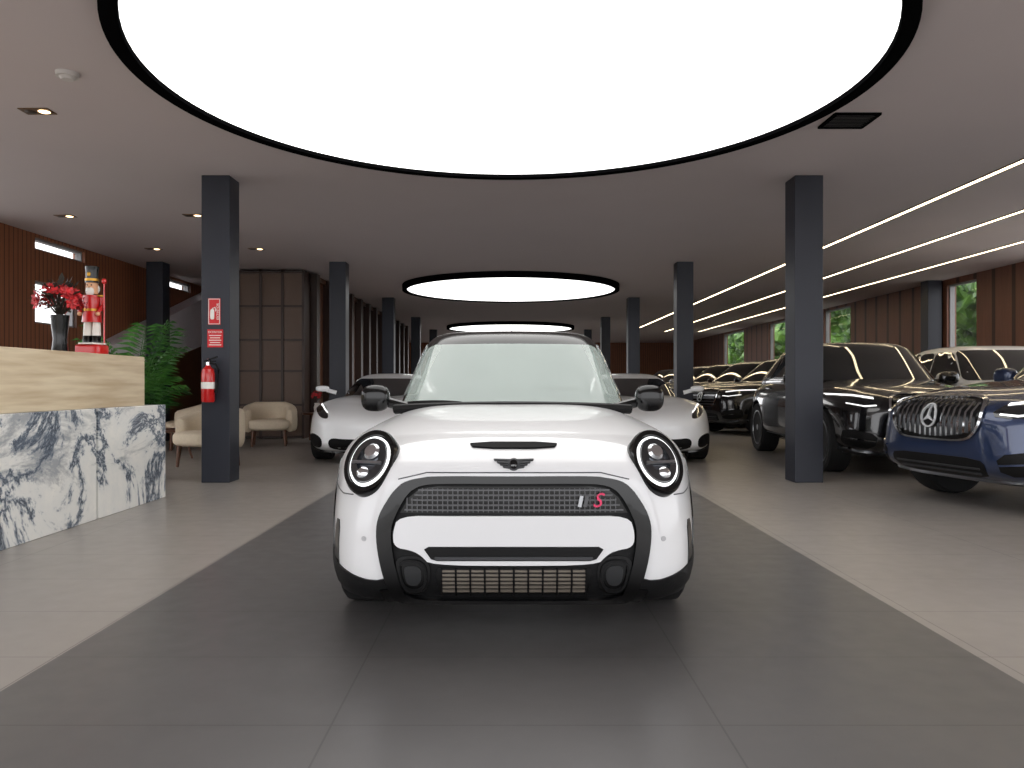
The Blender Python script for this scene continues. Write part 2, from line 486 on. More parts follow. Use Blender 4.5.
def car(P):
    L, W = P['L'], P['W']
    r = root('car', P['label'], 'car')
    if 'group' in P: r['group'] = P['group']
    zt = interp(P['zt']); side = interp(P['side']); plan = interp(P['plan'])
    zb = P['zb']; nt_, nb_ = P['n']; res = P.get('res', (30, 60, 20))
    V, F = sbox(*res, lambda c: nt_+(nb_-nt_)*(1-c)/2)
    fr = interp(P['rake']) if 'rake' in P else None
    crown = P.get('crown', 0)
    BV = []
    for a, b, c in V:
        s = (b+1)/2; y = s*L
        zh = zt(y)-crown*(1-abs(a))**2*max(0, 1-abs(y-P['crowny'])/1.2) if crown else zt(y)
        z = zb+(c+1)/2*(zh-zb)
        if fr: y += max(0, 1-s/.3)*fr(z)
        x = a*W*side(z)*plan(y)
        BV.append((x, y, z))
    bvh = BVHTree.FromPolygons([Vector(v) for v in BV], F)
    g = G(); g.put(BV, F)
    body = g.obj('body', [P['paint'], BLKM], r)
    R = P['R']
    cs = []
    for wy in P['axles']:
        for sd in (1, -1):
            q = G(); q.rev([(0, 0), (R+.05, 0), (R+.05, .6), (0, .6)], axis='x', seg=40, mi=1)
            o = q.obj('cutter', [BLKM, BLKM], smooth=False, loc=(sd*(W-.36) if sd > 0 else -W+.36-.6, wy, R+.01)); cs.append(o)
    cut(body, cs)
    for wy in P['axles']:
        for sd in (1, -1):
            wheel(r, sd*(W-P.get('inset', .13)-.0), wy, R, P.get('tw', .24), sd, P.get('spokes', 5), P.get('rimmat', SILV))
            if P.get('flare'):
                an = [radians(t) for t in range(-18, 199, 9)]
                o1 = [(wy+(R+.085)*cos(t), R+.01+(R+.085)*sin(t)) for t in an]
                i1 = [(wy+(R+.045)*cos(t), R+.01+(R+.045)*sin(t)) for t in an]
                conform('wheel_arch_trim', bvh, [(o1+i1[::-1], [])], 'right' if sd > 0 else 'left', P.get('foff', .012), P['flare'], r, res=.06)
    # cabin
    C = P['cabin']
    V, F = sbox(*P.get('cres', (24, 30, 14)), lambda c: C.get('n', 7))
    CV = []
    def cab(a, s, t):
        te = t**C.get('pw', 1.0)
        yf = C['y0b']+(C['y0t']-C['y0b'])*te+C['bow']*a*a
        yr = C['y1b']+(C['y1t']-C['y1b'])*te
        y = yf+(yr-yf)*s
        x = a*(C['wb']+(C['wt']-C['wb'])*t)*(1-C.get('rt', .1)*s*s)
        z = C['z0']+(C['z1']-C['z0'])*t+C['arc']*(1-(2*s-.9)**2)*t*(1-.5*a*a)
        return x, y, z
    for a, b, c in V: CV.append(cab(a, (b+1)/2, (c+1)/2))
    cbv = BVHTree.FromPolygons([Vector(v) for v in CV], F)
    g = G(); g.put(CV, F)
    cabin = g.obj('cabin', [C.get('mat', P['paint']), P.get('inner', BLKM)], r)
    tz = lambda z: (z-C['z0'])/(C['z1']-C['z0'])
    hw = lambda z: C['wb']+(C['wt']-C['wb'])*tz(z)
    yf = lambda z: C['y0b']+(C['y0t']-C['y0b'])*tz(z)**C.get('pw', 1.0)
    yr = lambda z: C['y1b']+(C['y1t']-C['y1b'])*tz(z)**C.get('pw', 1.0)
    wl, wh = C['glz']
    pl = C.get('pil', .07)
    ws = [(-hw(wl)+pl, wl), (hw(wl)-pl, wl), (hw(wh)-pl*.9, wh), (-hw(wh)+pl*.9, wh)]
    ws = chaikin(dens(ws, .12), 2)
    sl, sh = C['slz']
    wins = []
    ks = C['split']
    for i in range(len(ks)-1):
        k0, k1 = ks[i], ks[i+1]
        def pt(k, z, d): return (yf(z)+C['bow']+(yr(z)-yf(z)-C['bow'])*k+d, z)
        e = .022
        poly = [pt(k0, sl, e), pt(k1, sl, -e), pt(k1, sh, -e), pt(k0, sh, e)]
        wins.append(chaikin(dens(poly, .15), 2))
    if P.get('open'):
        cs = [prism(ws, 'y', .5, 3.3, P['inner'])]
        for w_ in wins[:2]: cs.append(prism(w_, 'x', -1.2, 1.2, P['inner']))
        cut(cabin, cs)
    P.update(bvh=bvh, cbv=cbv, ws=ws, yf=yf, hw=hw)
    conform('windshield', cbv, [(ws, [])], 'front', .006, P.get('wsmat', DGLASS), r, res=.07, depth=.0 if P.get('open') else .01)
    conform('rear_window', cbv, [([(x*.92, z) for x, z in ws], [])], 'rear', .006, DGLASS, r, res=.1)
    for w_ in wins:
        for sd in ('left', 'right'):
            conform('side_window', cbv, [(w_, [])], sd, .006, P.get('swmat', DGLASS), r, res=.1)
    # mirrors
    mx, my, mz = P['mirror']
    for sd in (1, -1):
        g = G(); g.sq((sd*mx, my, mz), P.get('mh', (.11, .06, .075)), 2.8, 8)
        g.tube([(sd*(mx-.05), my+.02, mz-.02), (sd*(mx-.2), my+.04, mz-.06)], [.03, .03])
        g.obj('side_mirror', P.get('mmat', P['paint']), r)
    # lamps
    for o_, inner in P['lamps']:
        for sd in (0, 1):
            f = (lambda p: p) if sd == 0 else mir
            h = conform('headlight', bvh, [(f(o_), [])], 'front', .008, P.get('lmat', LENS), r, res=.05)
            for q, m_ in inner:
                conform('light_strip', bvh, [(f(q), [])], 'front', .014, m_, h, res=.05, depth=-.006)
    for nm, shapes, off, m_ in P['panels']:
        conform(nm, bvh, shapes, 'front', off, m_, r, res=.045)
    for nm, shapes, off, m_ in P.get('sides', []):
        for sd in ('left', 'right'):
            for shp in shapes:
                conform(nm, bvh, [shp], sd, off, m_, r, res=.12, depth=.004)
    return r
def settle(r, L, fx, fy, th):
    for c in r.children: c.location.y -= L/2
    t = radians(th)
    r.location = (fx+sin(t)*L/2, fy+cos(t)*L/2, 0); r.rotation_euler = (0, 0, -t)
def place(r, L, fx, fy, th):
    t = radians(th)
    return (fx+sin(t)*L/2, fy+cos(t)*L/2, 0), -t

# ---- the small white hatchback
ML = 3.85
def mini():
    fr_out = chaikin(sym([(0, .680), (.30, .682), (.40, .672), (.465, .638), (.53, .53), (.542, .46), (.53, .36), (.50, .25), (.46, .168), (.2, .165), (0, .165)]), 2)
    fr_in = chaikin(sym([(0, .655), (.29, .657), (.37, .648), (.42, .615), (.472, .515), (.483, .455), (.472, .36), (.448, .26), (.42, .205), (.2, .198), (0, .198)]), 2)
    P = dict(L=ML, W=.845, zb=.13, n=(3.8, 8.5), res=(64, 110, 40), paint=WHITE,
        label='white three-door hatchback with black grille frame and round headlights', 
        zt=[(0, .885), (.5, .905), (1, .925), (1.5, .945), (3, .97), (3.85, .93)],
        side=[(.1, .955), (.3, .985), (.5, 1.0), (.68, .99), (.8, .965), (.9, .93), (1, .9)],
        plan=[(0, .94), (.35, .975), (.75, 1.01), (1.4, .985), (2.6, 1), (3.3, 1.0), (3.85, .95)],
        R=.305, axles=(.76, 3.25), inset=.145, tw=.2, flare=BLK, rimmat=BLK, foff=.006,
        cabin=dict(mat=BLK, y0b=1.32, y0t=2.08, y1b=3.78, y1t=3.5, bow=.16, wb=.765, wt=.575, z0=.80, z1=1.405, arc=.02, n=7,
                   glz=(.90, 1.305), slz=(.98, 1.32), split=(.04, .48, .94), pil=.055, rt=.06),
        cres=(44, 50, 26), open=True, inner=CABL, wsmat=WGLASS, swmat=WGLASS, mirror=(.825, 1.62, .965), mh=(.085, .06, .08), mmat=BLK,
        lamps=[], panels=[])
    r = car(P); bvh = P['bvh']; cbv = P['cbv']
    fc = lambda nm, sh, off, m, par=None, depth=.012, res=.03: conform(nm, bvh, sh, 'front', off, m, par or r, depth, res)
    fc('grille_frame', [(fr_out, [fr_in])], .022, BLK)
    fc('lower_bumper_recess', [(fr_in, [])], .002, BLKM)
    # upper grille
    up = sym([(0, .645), (.30, .645), (.37, .635), (.415, .60), (.45, .54), (0, .535)])
    gr = fc('upper_grille', [(up, [])], .004, BLK)
    bars = []
    for i in range(5):
        z = .553+i*.0195; hwid = .44-(z-.54)*.7
        bars.append((strip([(-hwid, z), (hwid, z)], .006), []))
    k = -.42
    while k <= .42:
        zt_ = .638 if abs(k) < .36 else .60
        bars.append((strip([(k, .545), (k, zt_)], .004), []))
        k += .02
    conform('grille_bar', bvh, bars, 'front', .012, MESHG, gr, res=.05, depth=-.004)
    # white centre bar
    cb = chaikin(sym([(0, .53), (.25, .53), (.455, .53), (.476, .46), (.470, .405), (.40, .395), (.36, .372), (.33, .338), (0, .335)]), 2)
    fc('bumper_bar', [(cb, [])], .014, WHITE)
    slot = sym([(0, .410), (.335, .410), (.352, .40), (.325, .362), (.30, .355), (0, .355)])
    s = fc('bumper_slot', [(slot, [])], .019, BLKM)
    conform('slot_trim', bvh, [(strip([(-.31, .366), (.31, .366)], .012), [])], 'front', .026, DGREY, s, res=.05, depth=-.01)
    low = sym([(0, .325), (.30, .325), (.31, .30), (.29, .225), (0, .222)])
    lg = fc('lower_grille', [(low, [])], .010, BLK)
    bars = []
    for i in range(6):
        bars.append((strip([(-.285, .237+i*.0155), (.285, .237+i*.0155)], .008), []))
    conform('grille_bar', bvh, bars, 'front', .016, M('warm_grille', (118, 110, 100), .4, .4), lg, res=.05, depth=-.004)
    for x in range(-5, 6):
        conform('grille_post', bvh, [(strip([(x*.057, .224), (x*.057, .325)], .008), [])], 'front', .02, BLK, lg, res=.05, depth=-.004)
    for sd in (1, -1):
        f = (lambda p: p) if sd > 0 else mir
        duct = chaikin([(.335, .37), (.465, .375), (.462, .30), (.44, .225), (.36, .22), (.325, .27)], 2)
        d = fc('air_duct', [(f(duct), [])], .012, BLK)
        sc_ = lambda k: [((x-.398)*k+.398, (z-.295)*k+.295) for x, z in duct]
        conform('duct_frame', bvh, [(f(sc_(.82)), [f(sc_(.70))])], 'front', .024, BLKM, d, res=.03, depth=-.008)
        conform('duct_opening', bvh, [(f(sc_(.5)), [])], 'front', .016, M('duct_grey', (24, 25, 27), .5), d, res=.03, depth=-.008)
        # headlights: oval lamp set on its own tilted plane
        cx, cz = .586, .728
        hy = bvh.ray_cast(Vector((sd*cx, -3, cz)), Vector((0, 1, 0)))[0].y
        sx_, sz_ = .104, .132
        g = G(); g.ringrev([(1.0, .16), (1.09, .05), (1.11, .0), (1.05, -.022), (.90, -.02), (.87, .0), (.87, .16)], axis='y', sx=sx_, sy=sz_, seg=56)
        ring = g.obj('headlight', BLK, r, ang=50, loc=(sd*cx, hy-.020, cz), rot=(-radians(31), 0, sd*radians(20)))
        g = G(); g.rev([(.91, .02), (.88, -.004), (.6, -.016), (.3, -.022), (0, -.024)], axis='y', sx=sx_, sy=sz_, seg=48)
        g.obj('headlight_lens', LENS, ring)
        g = G(); g.ringrev([(.85, -.004), (.84, -.016), (.785, -.022), (.775, -.008)], axis='y', sx=sx_, sy=sz_, seg=56)
        g.obj('led_ring', DRL, ring)
        g = G(); g.ringrev([(.74, -.006), (.74, -.026), (.46, -.034), (.46, -.01)], axis='y', sx=sx_, sy=sz_, seg=48)
        g.obj('lamp_bezel', LENSD, ring)
        g = G(); g.box((0, -.034, -.016), (.066, .005, .006)); g.obj('lamp_divider', SILV, ring, smooth=False)
        g = G(); g.rev([(.036, -.02), (.036, -.034), (.026, -.044), (0, -.048)], c=(-sd*.008, 0, .033), axis='y', seg=28); g.obj('lamp_projector', CHR, ring)
        g = G(); g.rev([(.026, -.02), (.026, -.034), (.018, -.042), (0, -.046)], c=(sd*.006, 0, -.06), axis='y', seg=24); g.obj('lamp_projector', CHR, ring)
        # lower corner cladding
        cl = chaikin([(.49, .285), (.56, .266), (.66, .284), (.85, .345), (.88, .12), (.6, .12), (.44, .13)], 1)
        fc('corner_cladding', [(f(cl), [])], .010, BLKM)
        fc('air_curtain', [(f(chaikin([(.725, .48), (.752, .48), (.765, .36), (.745, .27), (.720, .27), (.730, .36)], 1)), [])], .004, BLK, res=.02)
        fc('bumper_gap', [(f(strip([(.66, .595), (.72, .588), (.79, .60)], .005)), [])], .0015, DGREY, res=.02, depth=.001)
        fc('parking_sensor', [(f(ell(.60, .43, .010, .010, 14)), [])], .003, M('sensor_grey', (170, 170, 172), .5), res=.02)
    fc('lower_lip', [(chaikin(sym([(0, .196), (.45, .196), (.50, .24), (.53, .236), (.5, .14), (0, .14)]), 0), [])], .016, BLK)
    fc('bonnet_gap', [(strip([(x/20*.46, .698-max(0, abs(x/20)-.75)*.11) for x in range(-20, 21)], .004), [])], .0015, DGREY, res=.02, depth=.001)
    # bonnet scoop
    sc = fc('bonnet_scoop', [(chaikin([(-.185, .803), (.185, .803), (.165, .783), (-.165, .783)], 1), [])], .008, M('scoop_black', (6, 6, 7), .7, spec=.1))
    # winged badge
    wings = []
    for i in range(4):
        z = .712+i*.0085; x1 = .030+i*.012+.01
        wings.append(([(-x1, z+.003), (-.014, z), (-.014, z+.006), (-x1-.004, z+.0075)], []))
        wings.append(([(x1, z+.003), (.014, z), (.014, z+.006), (x1+.004, z+.0075)], []))
    eb = fc('badge', [(ell(0, .726, .023, .021, 30), [ell(0, .726, .018, .016, 30)])]+wings, .009, DGREY, depth=0, res=.02)
    conform('badge_centre', bvh, [(ell(0, .726, .0175, .0155, 26), [])], 'front', .007, BLK, eb, depth=0, res=.02)
    def on(x, z):
        h = bvh.ray_cast(Vector((x, -3, z)), Vector((0, 1, 0))); return h[0].y
    text('badge_lettering', 'MINI', .011, CHR, r, (0, on(0, .726)-.011, .726), (pi/2, 0, 0), .001)
    text('grille_badge', 'S', .08, MAG, r, (.325, on(.325, .59)-.024, .592), (pi/2, 0, 0), .007, .35)
    for i in range(2):
        x = .262+i*.022
        G().box((x, on(x, .59)-.022, .590), (.007, .005, .022), Matrix.Rotation(.2, 3, 'Y')).obj('badge_stripe', [CHR, MESHG][i:i+1], r, smooth=False)
    # wipers
    for x0, x1, z0, z1 in ((-.66, -.30, .925, .932), (-.05, .42, .915, .925)):
        pts = []
        for i in range(9):
            t = i/8; x = x0+(x1-x0)*t; z = z0+(z1-z0)*t+.01*sin(pi*t)
            h = cbv.ray_cast(Vector((x, -3, z)), Vector((0, 1, 0)))
            if h[0]: pts.append(h[0]+Vector((0, -.02, .008)))
        g = G(); g.tube(pts, .009, 6); g.obj('wiper', BLKM, r)
    cw = G(); cw.tube([(x/10*.68, 1.30+.13*(x/10)**2, .925-.02*(x/10)**2) for x in range(-10, 11)], .028, 8)
    cw.obj('cowl', BLKM, r)
    # interior
    g = G(); g.sq((0, 1.95, .90), (.62, .3, .07), 5, 10); g.obj('dashboard', DGREY, r)
    for sx in (-.34, .34):
        g = G(); g.sq((sx, 2.65, 1.0), (.22, .08, .22), 4, 8); g.sq((sx, 2.66, 1.24), (.12, .05, .07), 3, 8)
        g.obj('seat', M('grey_leather', (92, 94, 94), .6), r)
    g = G(); pts = [(.34+.17*cos(t*pi/10), 2.13+.05*sin(t*pi/10), 1.02+.16*sin(t*pi/10)) for t in range(21)]
    g.tube(pts, .015, 8); g.box((.34, 2.14, 1.02), (.15, .015, .02)); g.obj('steering_wheel', BLKM, r)
    g = G(); g.sq((0, 2.0, 1.262), (.08, .015, .032), 3, 8); g.tube([(0, 2.0, 1.27), (0, 2.04, 1.34)], [.01, .01], 6)
    g.obj('rear_view_mirror', BLKM, r)
    g = G(); g.tube([(0, 3.3, 1.41), (0, 3.42, 1.50)], [.008, .004], 6); g.sq((0, 3.3, 1.405), (.02, .05, .02), 3, 6); g.obj('antenna', BLKM, r)
    for sd in ('left', 'right'):
        conform('sill', bvh, [([(1.15, .15), (2.88, .15), (2.88, .27), (1.15, .27)], [])], sd, .01, BLKM, r, res=.15)
    settle(r, ML, .015, 3.08, 0)
    return r
mini()

# ---- SUVs
def star(bvh, par, cz, R, mat):
    sh = [(ell(0, cz, R, R, 30), [ell(0, cz, R*.86, R*.86, 30)])]
    for k in range(3):
        a = pi/2+k*2*pi/3
        sh.append(([(R*.9*cos(a), cz+R*.9*sin(a)), (R*.15*cos(a+1.05), cz+R*.15*sin(a+1.05)), (0, cz), (R*.15*cos(a-1.05), cz+R*.15*sin(a-1.05))], []))
    conform('emblem', bvh, sh, 'front', .06, mat, par, depth=-.035, res=.03)
    conform('emblem_backing', bvh, [(ell(0, cz, R*1.06, R*1.06, 30), [])], 'front', .045, BLKM, par, depth=-.02, res=.03)
def suv(paint, label, amg, spokes=5, rim=SILV, L=4.75, group=None, detail=True, H=1.60, tail=.55):
    gl = chaikin(sym([(0, .945), (.33, .945), (.46, .90), (.50, .78), (.45, .66), (.36, .585), (0, .58)]), 2)
    lamp = chaikin([(.53, .80), (.60, .905), (.74, .935), (.90, .945), (.925, .90), (.86, .82), (.70, .775)], 1)
    drl = strip([(.60, .885), (.74, .915), (.88, .925)], .018)
    drl2 = strip([(.60, .81), (.70, .80), (.82, .83)], .012)
    low = chaikin(sym([(0, .46), (.46, .46), (.52, .40), (.47, .30), (0, .295)]), 1)
    sidein = chaikin([(.60, .50), (.86, .56), (.88, .42), (.84, .36), (.62, .33)], 1)
    panels = [('grille_surround', [(gl, [])], .01, BLK),
              ('lower_intake', [(low, [])], .006, BLKM),
              ('side_intake', [(sidein, [])], .006, BLKM), ('side_intake', [(mir(sidein), [])], .006, BLKM),
              ('front_splitter', [(strip([(x/12*.86, .255+.05*abs(x/12)**3) for x in range(-12, 13)], .035), [])], .02, SILV)]
    P = dict(L=L, W=.965, zb=.22, n=(4.2, 6.0), res=(36, 64, 22), paint=paint, label=label,
        zt=[(0, 1.02), (.5, 1.05), (1.2, 1.10), (1.6, 1.13), (3.5, 1.16), (L, 1.12)],
        side=[(.2, .94), (.45, 1.0), (.75, 1.0), (.95, .975), (1.15, .93)],
        plan=[(0, .99), (.9, 1.0), (1.6, .985), (3.8, 1.0), (L, .95)],
        R=.375, axles=(.89, .89+2.87), inset=.15, tw=.27, rimmat=rim, spokes=spokes, flare=BLKM if amg is None else None,
        cabin=dict(mat=paint, y0b=1.22, y0t=2.02, y1b=L-.10, y1t=L-tail, bow=.14, wb=.90, wt=.68, z0=.98, z1=H, arc=.03, n=7,
                   glz=(1.10, H-.06), slz=(1.14, H-.08), split=(.05, .36, .66, .93), pil=.06, rt=.08),
        mirror=(1.0, 1.75, 1.13), mh=(.12, .07, .085), lamps=[(lamp, [(drl, DRL), (drl2, DRL)])], lmat=LENSD, panels=panels,
        sides=[('sill', [([(1.35, .24), (3.3, .24), (3.3, .34), (1.35, .34)], [])], .008, BLKM),
               ('door_gap', [(strip([(1.55, .4), (1.5, 1.05)], .008), []), (strip([(2.55, .4), (2.58, 1.05)], .008), [])], .002, BLKM),
               ('door_handle', [(strip([(2.2, .98), (2.42, .985)], .025), []), (strip([(3.15, .99), (3.37, .995)], .025), [])], .02, paint)])
    if group: P['group'] = group
    r = car(P); bvh = P['bvh']
    bars = []
    if amg:
        for i in range(-7, 8):
            x = i*.058; t = abs(x)/.5
            bars.append((strip([(x, .615+.09*t*t), (x, .915-.05*t*t)], .020), []))
        bm_ = CHR
    else:
        for i in range(-10, 11):
            for j in range(5): bars.append((strip([(i*.042-.01, .64+j*.055), (i*.042+.01, .64+j*.055)], .02), []))
        bars.append((strip([(-.42, .765), (.42, .765)], .03), []))
        bm_ = SILV
    conform('grille_bar', bvh, bars, 'front', .03, bm_, r, res=.06, depth=-.012)
    conform('grille_frame', bvh, [(gl, [[(x*.955, .765+(z-.765)*.92) for x, z in gl]])], 'front', .022, CHR, r, res=.06, depth=-.005)
    if detail: star(bvh, r, .77, .082, EMB)
    for z, w_ in ((.38, .46), (.34, .44)):
        conform('intake_bar', bvh, [(strip([(-w_, z), (w_, z)], .014), [])], 'front', .012, DGREY, r, res=.08)
    for q in ([(.60, .50), (.84, .555)], [(.62, .42), (.86, .45)]):
        for f in (lambda p: p, mir):
            conform('side_trim', bvh, [(strip(f(q), .014), [])], 'front', .014, paint, r, res=.08)
    return r
SL = 4.75
blue = suv(PBLUE, 'dark blue luxury SUV with vertical chrome grille bars', True, 5, DALLOY, group='parked SUVs', H=1.66)
settle(blue, SL, 3.58, 6.60, 77)
black = suv(PBLACK, 'glossy black SUV with round grille emblem and silver alloys', False, 7, SILV, group='parked SUVs', tail=1.35)
settle(black, SL, 4.62, 8.45, 3)
def cp(fx, fy, th, paint, lab, src=black):
    loc, rz = place(None, SL, fx, fy, th)
    return copy_thing(src, loc, rz, {PBLACK: paint}, lab)
cp(7.15, 9.35, 2, WHITE2, 'white SUV parked beside the black one')
cp(4.0, 16.3, 68, PBLACK, 'glossy black SUV parked nose to the aisle')
cp(4.05, 18.9, 68, PBROWN, 'dark brown SUV parked nose to the aisle')
cp(4.1, 21.5, 68, PGREY, 'grey SUV parked nose to the aisle')
cp(4.1, 24.1, 68, PSILV, 'silver SUV parked nose to the aisle')
cp(4.1, 26.7, 68, PGREY, 'grey SUV parked nose to the aisle')
cp(4.1, 29.3, 68, PSILV, 'silver SUV parked nose to the aisle')

# ---- white sports cars
def sports():
    L = 4.6
    lamp = chaikin([(.60, .60), (.64, .68), (.76, .76), (.88, .80), (.90, .75), (.80, .66), (.70, .60)], 2)
    low = chaikin(sym([(0, .34), (.40, .34), (.55, .36), (.60, .30), (.56, .20), (0, .18)]), 2)
    si = chaikin([(.68, .36), (.84, .42), (.90, .36), (.84, .24), (.68, .22)], 2)
    P = dict(L=L, W=.98, zb=.13, n=(3.6, 6), res=(36, 60, 20), paint=WHITE2, label='white low mid-engined sports car with dark lower intakes',
        group='white sports cars', crown=.10, crowny=.7,
        zt=[(0, .74), (.6, .85), (1.1, .90), (1.6, .90), (3.4, .98), (L, .93)],
        side=[(.1, .95), (.4, 1.0), (.7, .985), (.95, .92)], plan=[(0, .97), (.9, 1.0), (2, .95), (3.6, 1.0), (L, .93)],
        R=.345, axles=(1.02, 3.65), inset=.16, tw=.26, rimmat=DALLOY, spokes=5,
        cabin=dict(mat=WHITE2, y0b=1.25, y0t=2.25, y1b=4.0, y1t=3.0, bow=.28, wb=.80, wt=.53, z0=.76, z1=1.19, arc=.03, n=5,
                   glz=(.84, 1.13), slz=(.92, 1.12), split=(.08, .6), pil=.045, rt=.12),
        mirror=(.98, 1.75, .98), mh=(.10, .05, .045), mmat=WHITE2, lamps=[(lamp, [(strip([(.64, .67), (.76, .745), (.87, .785)], .014), DRL)])], lmat=LENSD,
        panels=[('lower_intake', [(low, [])], .006, BLKM), ('side_intake', [(si, [])], .006, BLKM), ('side_intake', [(mir(si), [])], .006, BLKM),
                ('front_splitter', [(strip([(x/10*.85, .15) for x in range(-10, 11)], .03), [])], .02, BLK)])
    return car(P)
sp = sports(); settle(sp, 4.6, -1.74, 10.0, -3)
loc, rz = place(None, 4.6, 1.74, 10.0, 3); copy_thing(sp, loc, rz)

# ------------------------------------------------------------ room shell
X0, X1, Y0, Y1 = -7.0, 9.3, -2.0, 42.0
struct(G().box(((X0+X1)/2, (Y0+Y1)/2, -.1), ((X1-X0)/2+.2, (Y1-Y0)/2+.2, .1)).obj('floor', FLOORM, smooth=False, loc=(0, 0, 0)))
struct(G().box(((X0+X1)/2, (Y0+1.5+Y1)/2, CEIL+.12), ((X1-X0)/2+.2, (Y1-Y0-1.5)/2+.2, .12)).obj('ceiling', CEILM, smooth=False))
def wall(name, axis, pos, th, a0, a1, holes, mat):
    us = sorted({a0, a1, *[h[0] for h in holes], *[h[1] for h in holes]})
    zs = sorted({0, CEIL, *[h[2] for h in holes], *[h[3] for h in holes]})
    g = G()
    for i in range(len(us)-1):
        for j in range(len(zs)-1):
            u = (us[i]+us[i+1])/2; z = (zs[j]+zs[j+1])/2
            if any(h[0] < u < h[1] and h[2] < z < h[3] for h in holes): continue
            c = (pos, u, z) if axis == 'x' else (u, pos, z)
            hh = (th/2, (us[i+1]-us[i])/2, (zs[j+1]-zs[j])/2) if axis == 'x' else ((us[i+1]-us[i])/2, th/2, (zs[j+1]-zs[j])/2)
            g.box(c, hh)
    return struct(g.obj(name, mat, smooth=False))
LW = [(11.5, 12.85, 3.04, 3.22), (11.5, 12.6, 1.95, 2.58), (16.0, 17.1, 3.04, 3.22), (-1, 10.2, .1, 3.2)]  # the long near opening is unseen, added so daylight reaches the room
RW = [(15.55, 16.6, .9, 3.15), (21.3, 23.1, .9, 3.2), (26, 28, .9, 3.2), (-1, 13.3, .1, 3.2), (31, 34, .9, 3.2)]  # long near opening also out of view, added to brighten the interior
wall('wall_left', 'x', X0-.1, .2, Y0, Y1, LW, WWALL)
wall('wall_right', 'x', X1+.1, .2, Y0, Y1, RW, WWALR)
wall('wall_back', 'y', Y1+.1, .2, X0-.2, X1+.2, [(-3, 3.5, .3, 2.8)], WWALLX)  # rear opening enlarged for the daylight it lets in
wall('wall_lounge', 'y', 17.9, .2, X0, -5.0, [], WWALLX)
PANE = glass_mat('window_pane', (190, 200, 200), .92)
FR = M('window_frame', (150, 150, 152), .5)
def window(i, x, h):
    g = G(); t = .03; y0, y1, z0, z1 = h
    for c, hh in (((x, (y0+y1)/2, z0+t/2), (.05, (y1-y0)/2, t/2)), ((x, (y0+y1)/2, z1-t/2), (.05, (y1-y0)/2, t/2)),
                  ((x, y0+t/2, (z0+z1)/2), (.05, t/2, (z1-z0)/2-t)), ((x, y1-t/2, (z0+z1)/2), (.05, t/2, (z1-z0)/2-t))): g.box(c, hh)
    g.box((x, (y0+y1)/2, (z0+z1)/2), (.006, (y1-y0)/2-t, (z1-z0)/2-t), mi=1)
    struct(g.obj('window_%d' % i, [FR, PANE], smooth=False))
n = 1
for h in LW: window(n, X0-.1, h); n += 1
for h in RW: window(n, X1+.1, h); n += 1
# outside
tag(G().box((0, 18, -.26), (60, 60, .05)).obj('ground', PAVE, smooth=False), 'pale paved ground outside the building', 'ground')['kind'] = 'structure'
g = G()
for i in range(170):
    c = (12.6+random.random()*1.6, 15.5+(i % 85)*.36, random.uniform(.3, 5.2)); rr = random.uniform(.5, .95)
    g.sq(c, (rr, rr, rr), 2, 7, f=lambda p: p+Vector((random.uniform(-.12, .12), random.uniform(-.12, .12), random.uniform(-.12, .12))))
h = tag(g.obj('hedge', HEDGE, smooth=False), 'leafy green hedge outside the windows', 'hedge'); h['kind'] = 'stuff'

# ------------------------------------------------------------ columns
def column(x, y, lab='dark blue-grey square steel column'):
    g = G(); g.box((0, 0, CEIL/2), (.15, .15, CEIL/2))
    o = g.obj('column', COLM, smooth=False, bevel=.006, loc=(x, y, 0)); tag(o, lab, 'column', 'steel columns'); return o
for y in (8.44, 14.3, 20.15, 26.0, 31.9):
    column(-3.13, y, 'dark steel column carrying a fire extinguisher' if y < 9 else 'dark blue-grey square steel column')
    column(3.18, y)
column(-6.45, 14.3); column(9.1, 16.85)

# ------------------------------------------------------------ round luminous ceilings
def ring_light(x, y, R):
    r = root('round_ceiling_light', 'large round glowing ceiling light with black rim', 'ceiling light', (x, y, CEIL), group='round ceiling lights')
    g = G(); d = .12
    g.ringrev([(R, 0), (R, -d), (R-.1, -d), (R-.1, 0)], seg=128); g.obj('rim', RIM, r, smooth=False)
    g = G(); g.rev([(0, -d+.03), (R-.105, -d+.03), (R-.105, -.005), (0, -.005)], seg=96); g.obj('diffuser', LIT, r, smooth=False)
ring_light(.0, 5.47, 2.56); ring_light(.02, 17.75, 2.45); ring_light(.02, 30.0, 2.45)

# linear lights
for x in (5.09, 6.56, 7.98):
    r = root('linear_ceiling_light', 'long thin warm LED line in the ceiling', 'ceiling light', (x, 18, CEIL), group='LED lines')
    G().box((0, 0, -.004), (.03, 15, .004)).obj('diffuser', LEDM, r, smooth=False)
    g = G(); g.box((-.036, 0, -.005), (.006, 15, .005)); g.box((.036, 0, -.005), (.006, 15, .005)); g.obj('housing', BRONZE, r, smooth=False)
for x, y in ((-3.84, 6.34), (-5.87, 10.3), (-4.16, 10.25), (-5.85, 12.8), (-4.16, 12.8)):
    r = root('recessed_downlight', 'bronze recessed twin downlight in the ceiling', 'ceiling light', (x, y, CEIL), group='recessed downlights')
    G().box((0, 0, -.004), (.12, .07, .004)).obj('trim_plate', BRONZE, r, smooth=False)
    for dx in (-.055, .055):
        g = G(); g.rev([(0, -.013), (.035, -.013), (.045, -.008)], c=(dx, 0, 0), seg=20); g.obj('lamp', WARM if dx > 0 else M('dim_lamp', (60, 48, 38), .4), r)
r = root('smoke_detector', 'white round smoke detector on the ceiling', 'smoke detector', (-3.16, 5.57, CEIL))
g = G(); g.rev([(0, -.05), (.04, -.048), (.055, -.03), (.075, -.028), (.08, 0)], seg=32); g.obj('body', M('white_plastic', (205, 200, 196), .5), r)
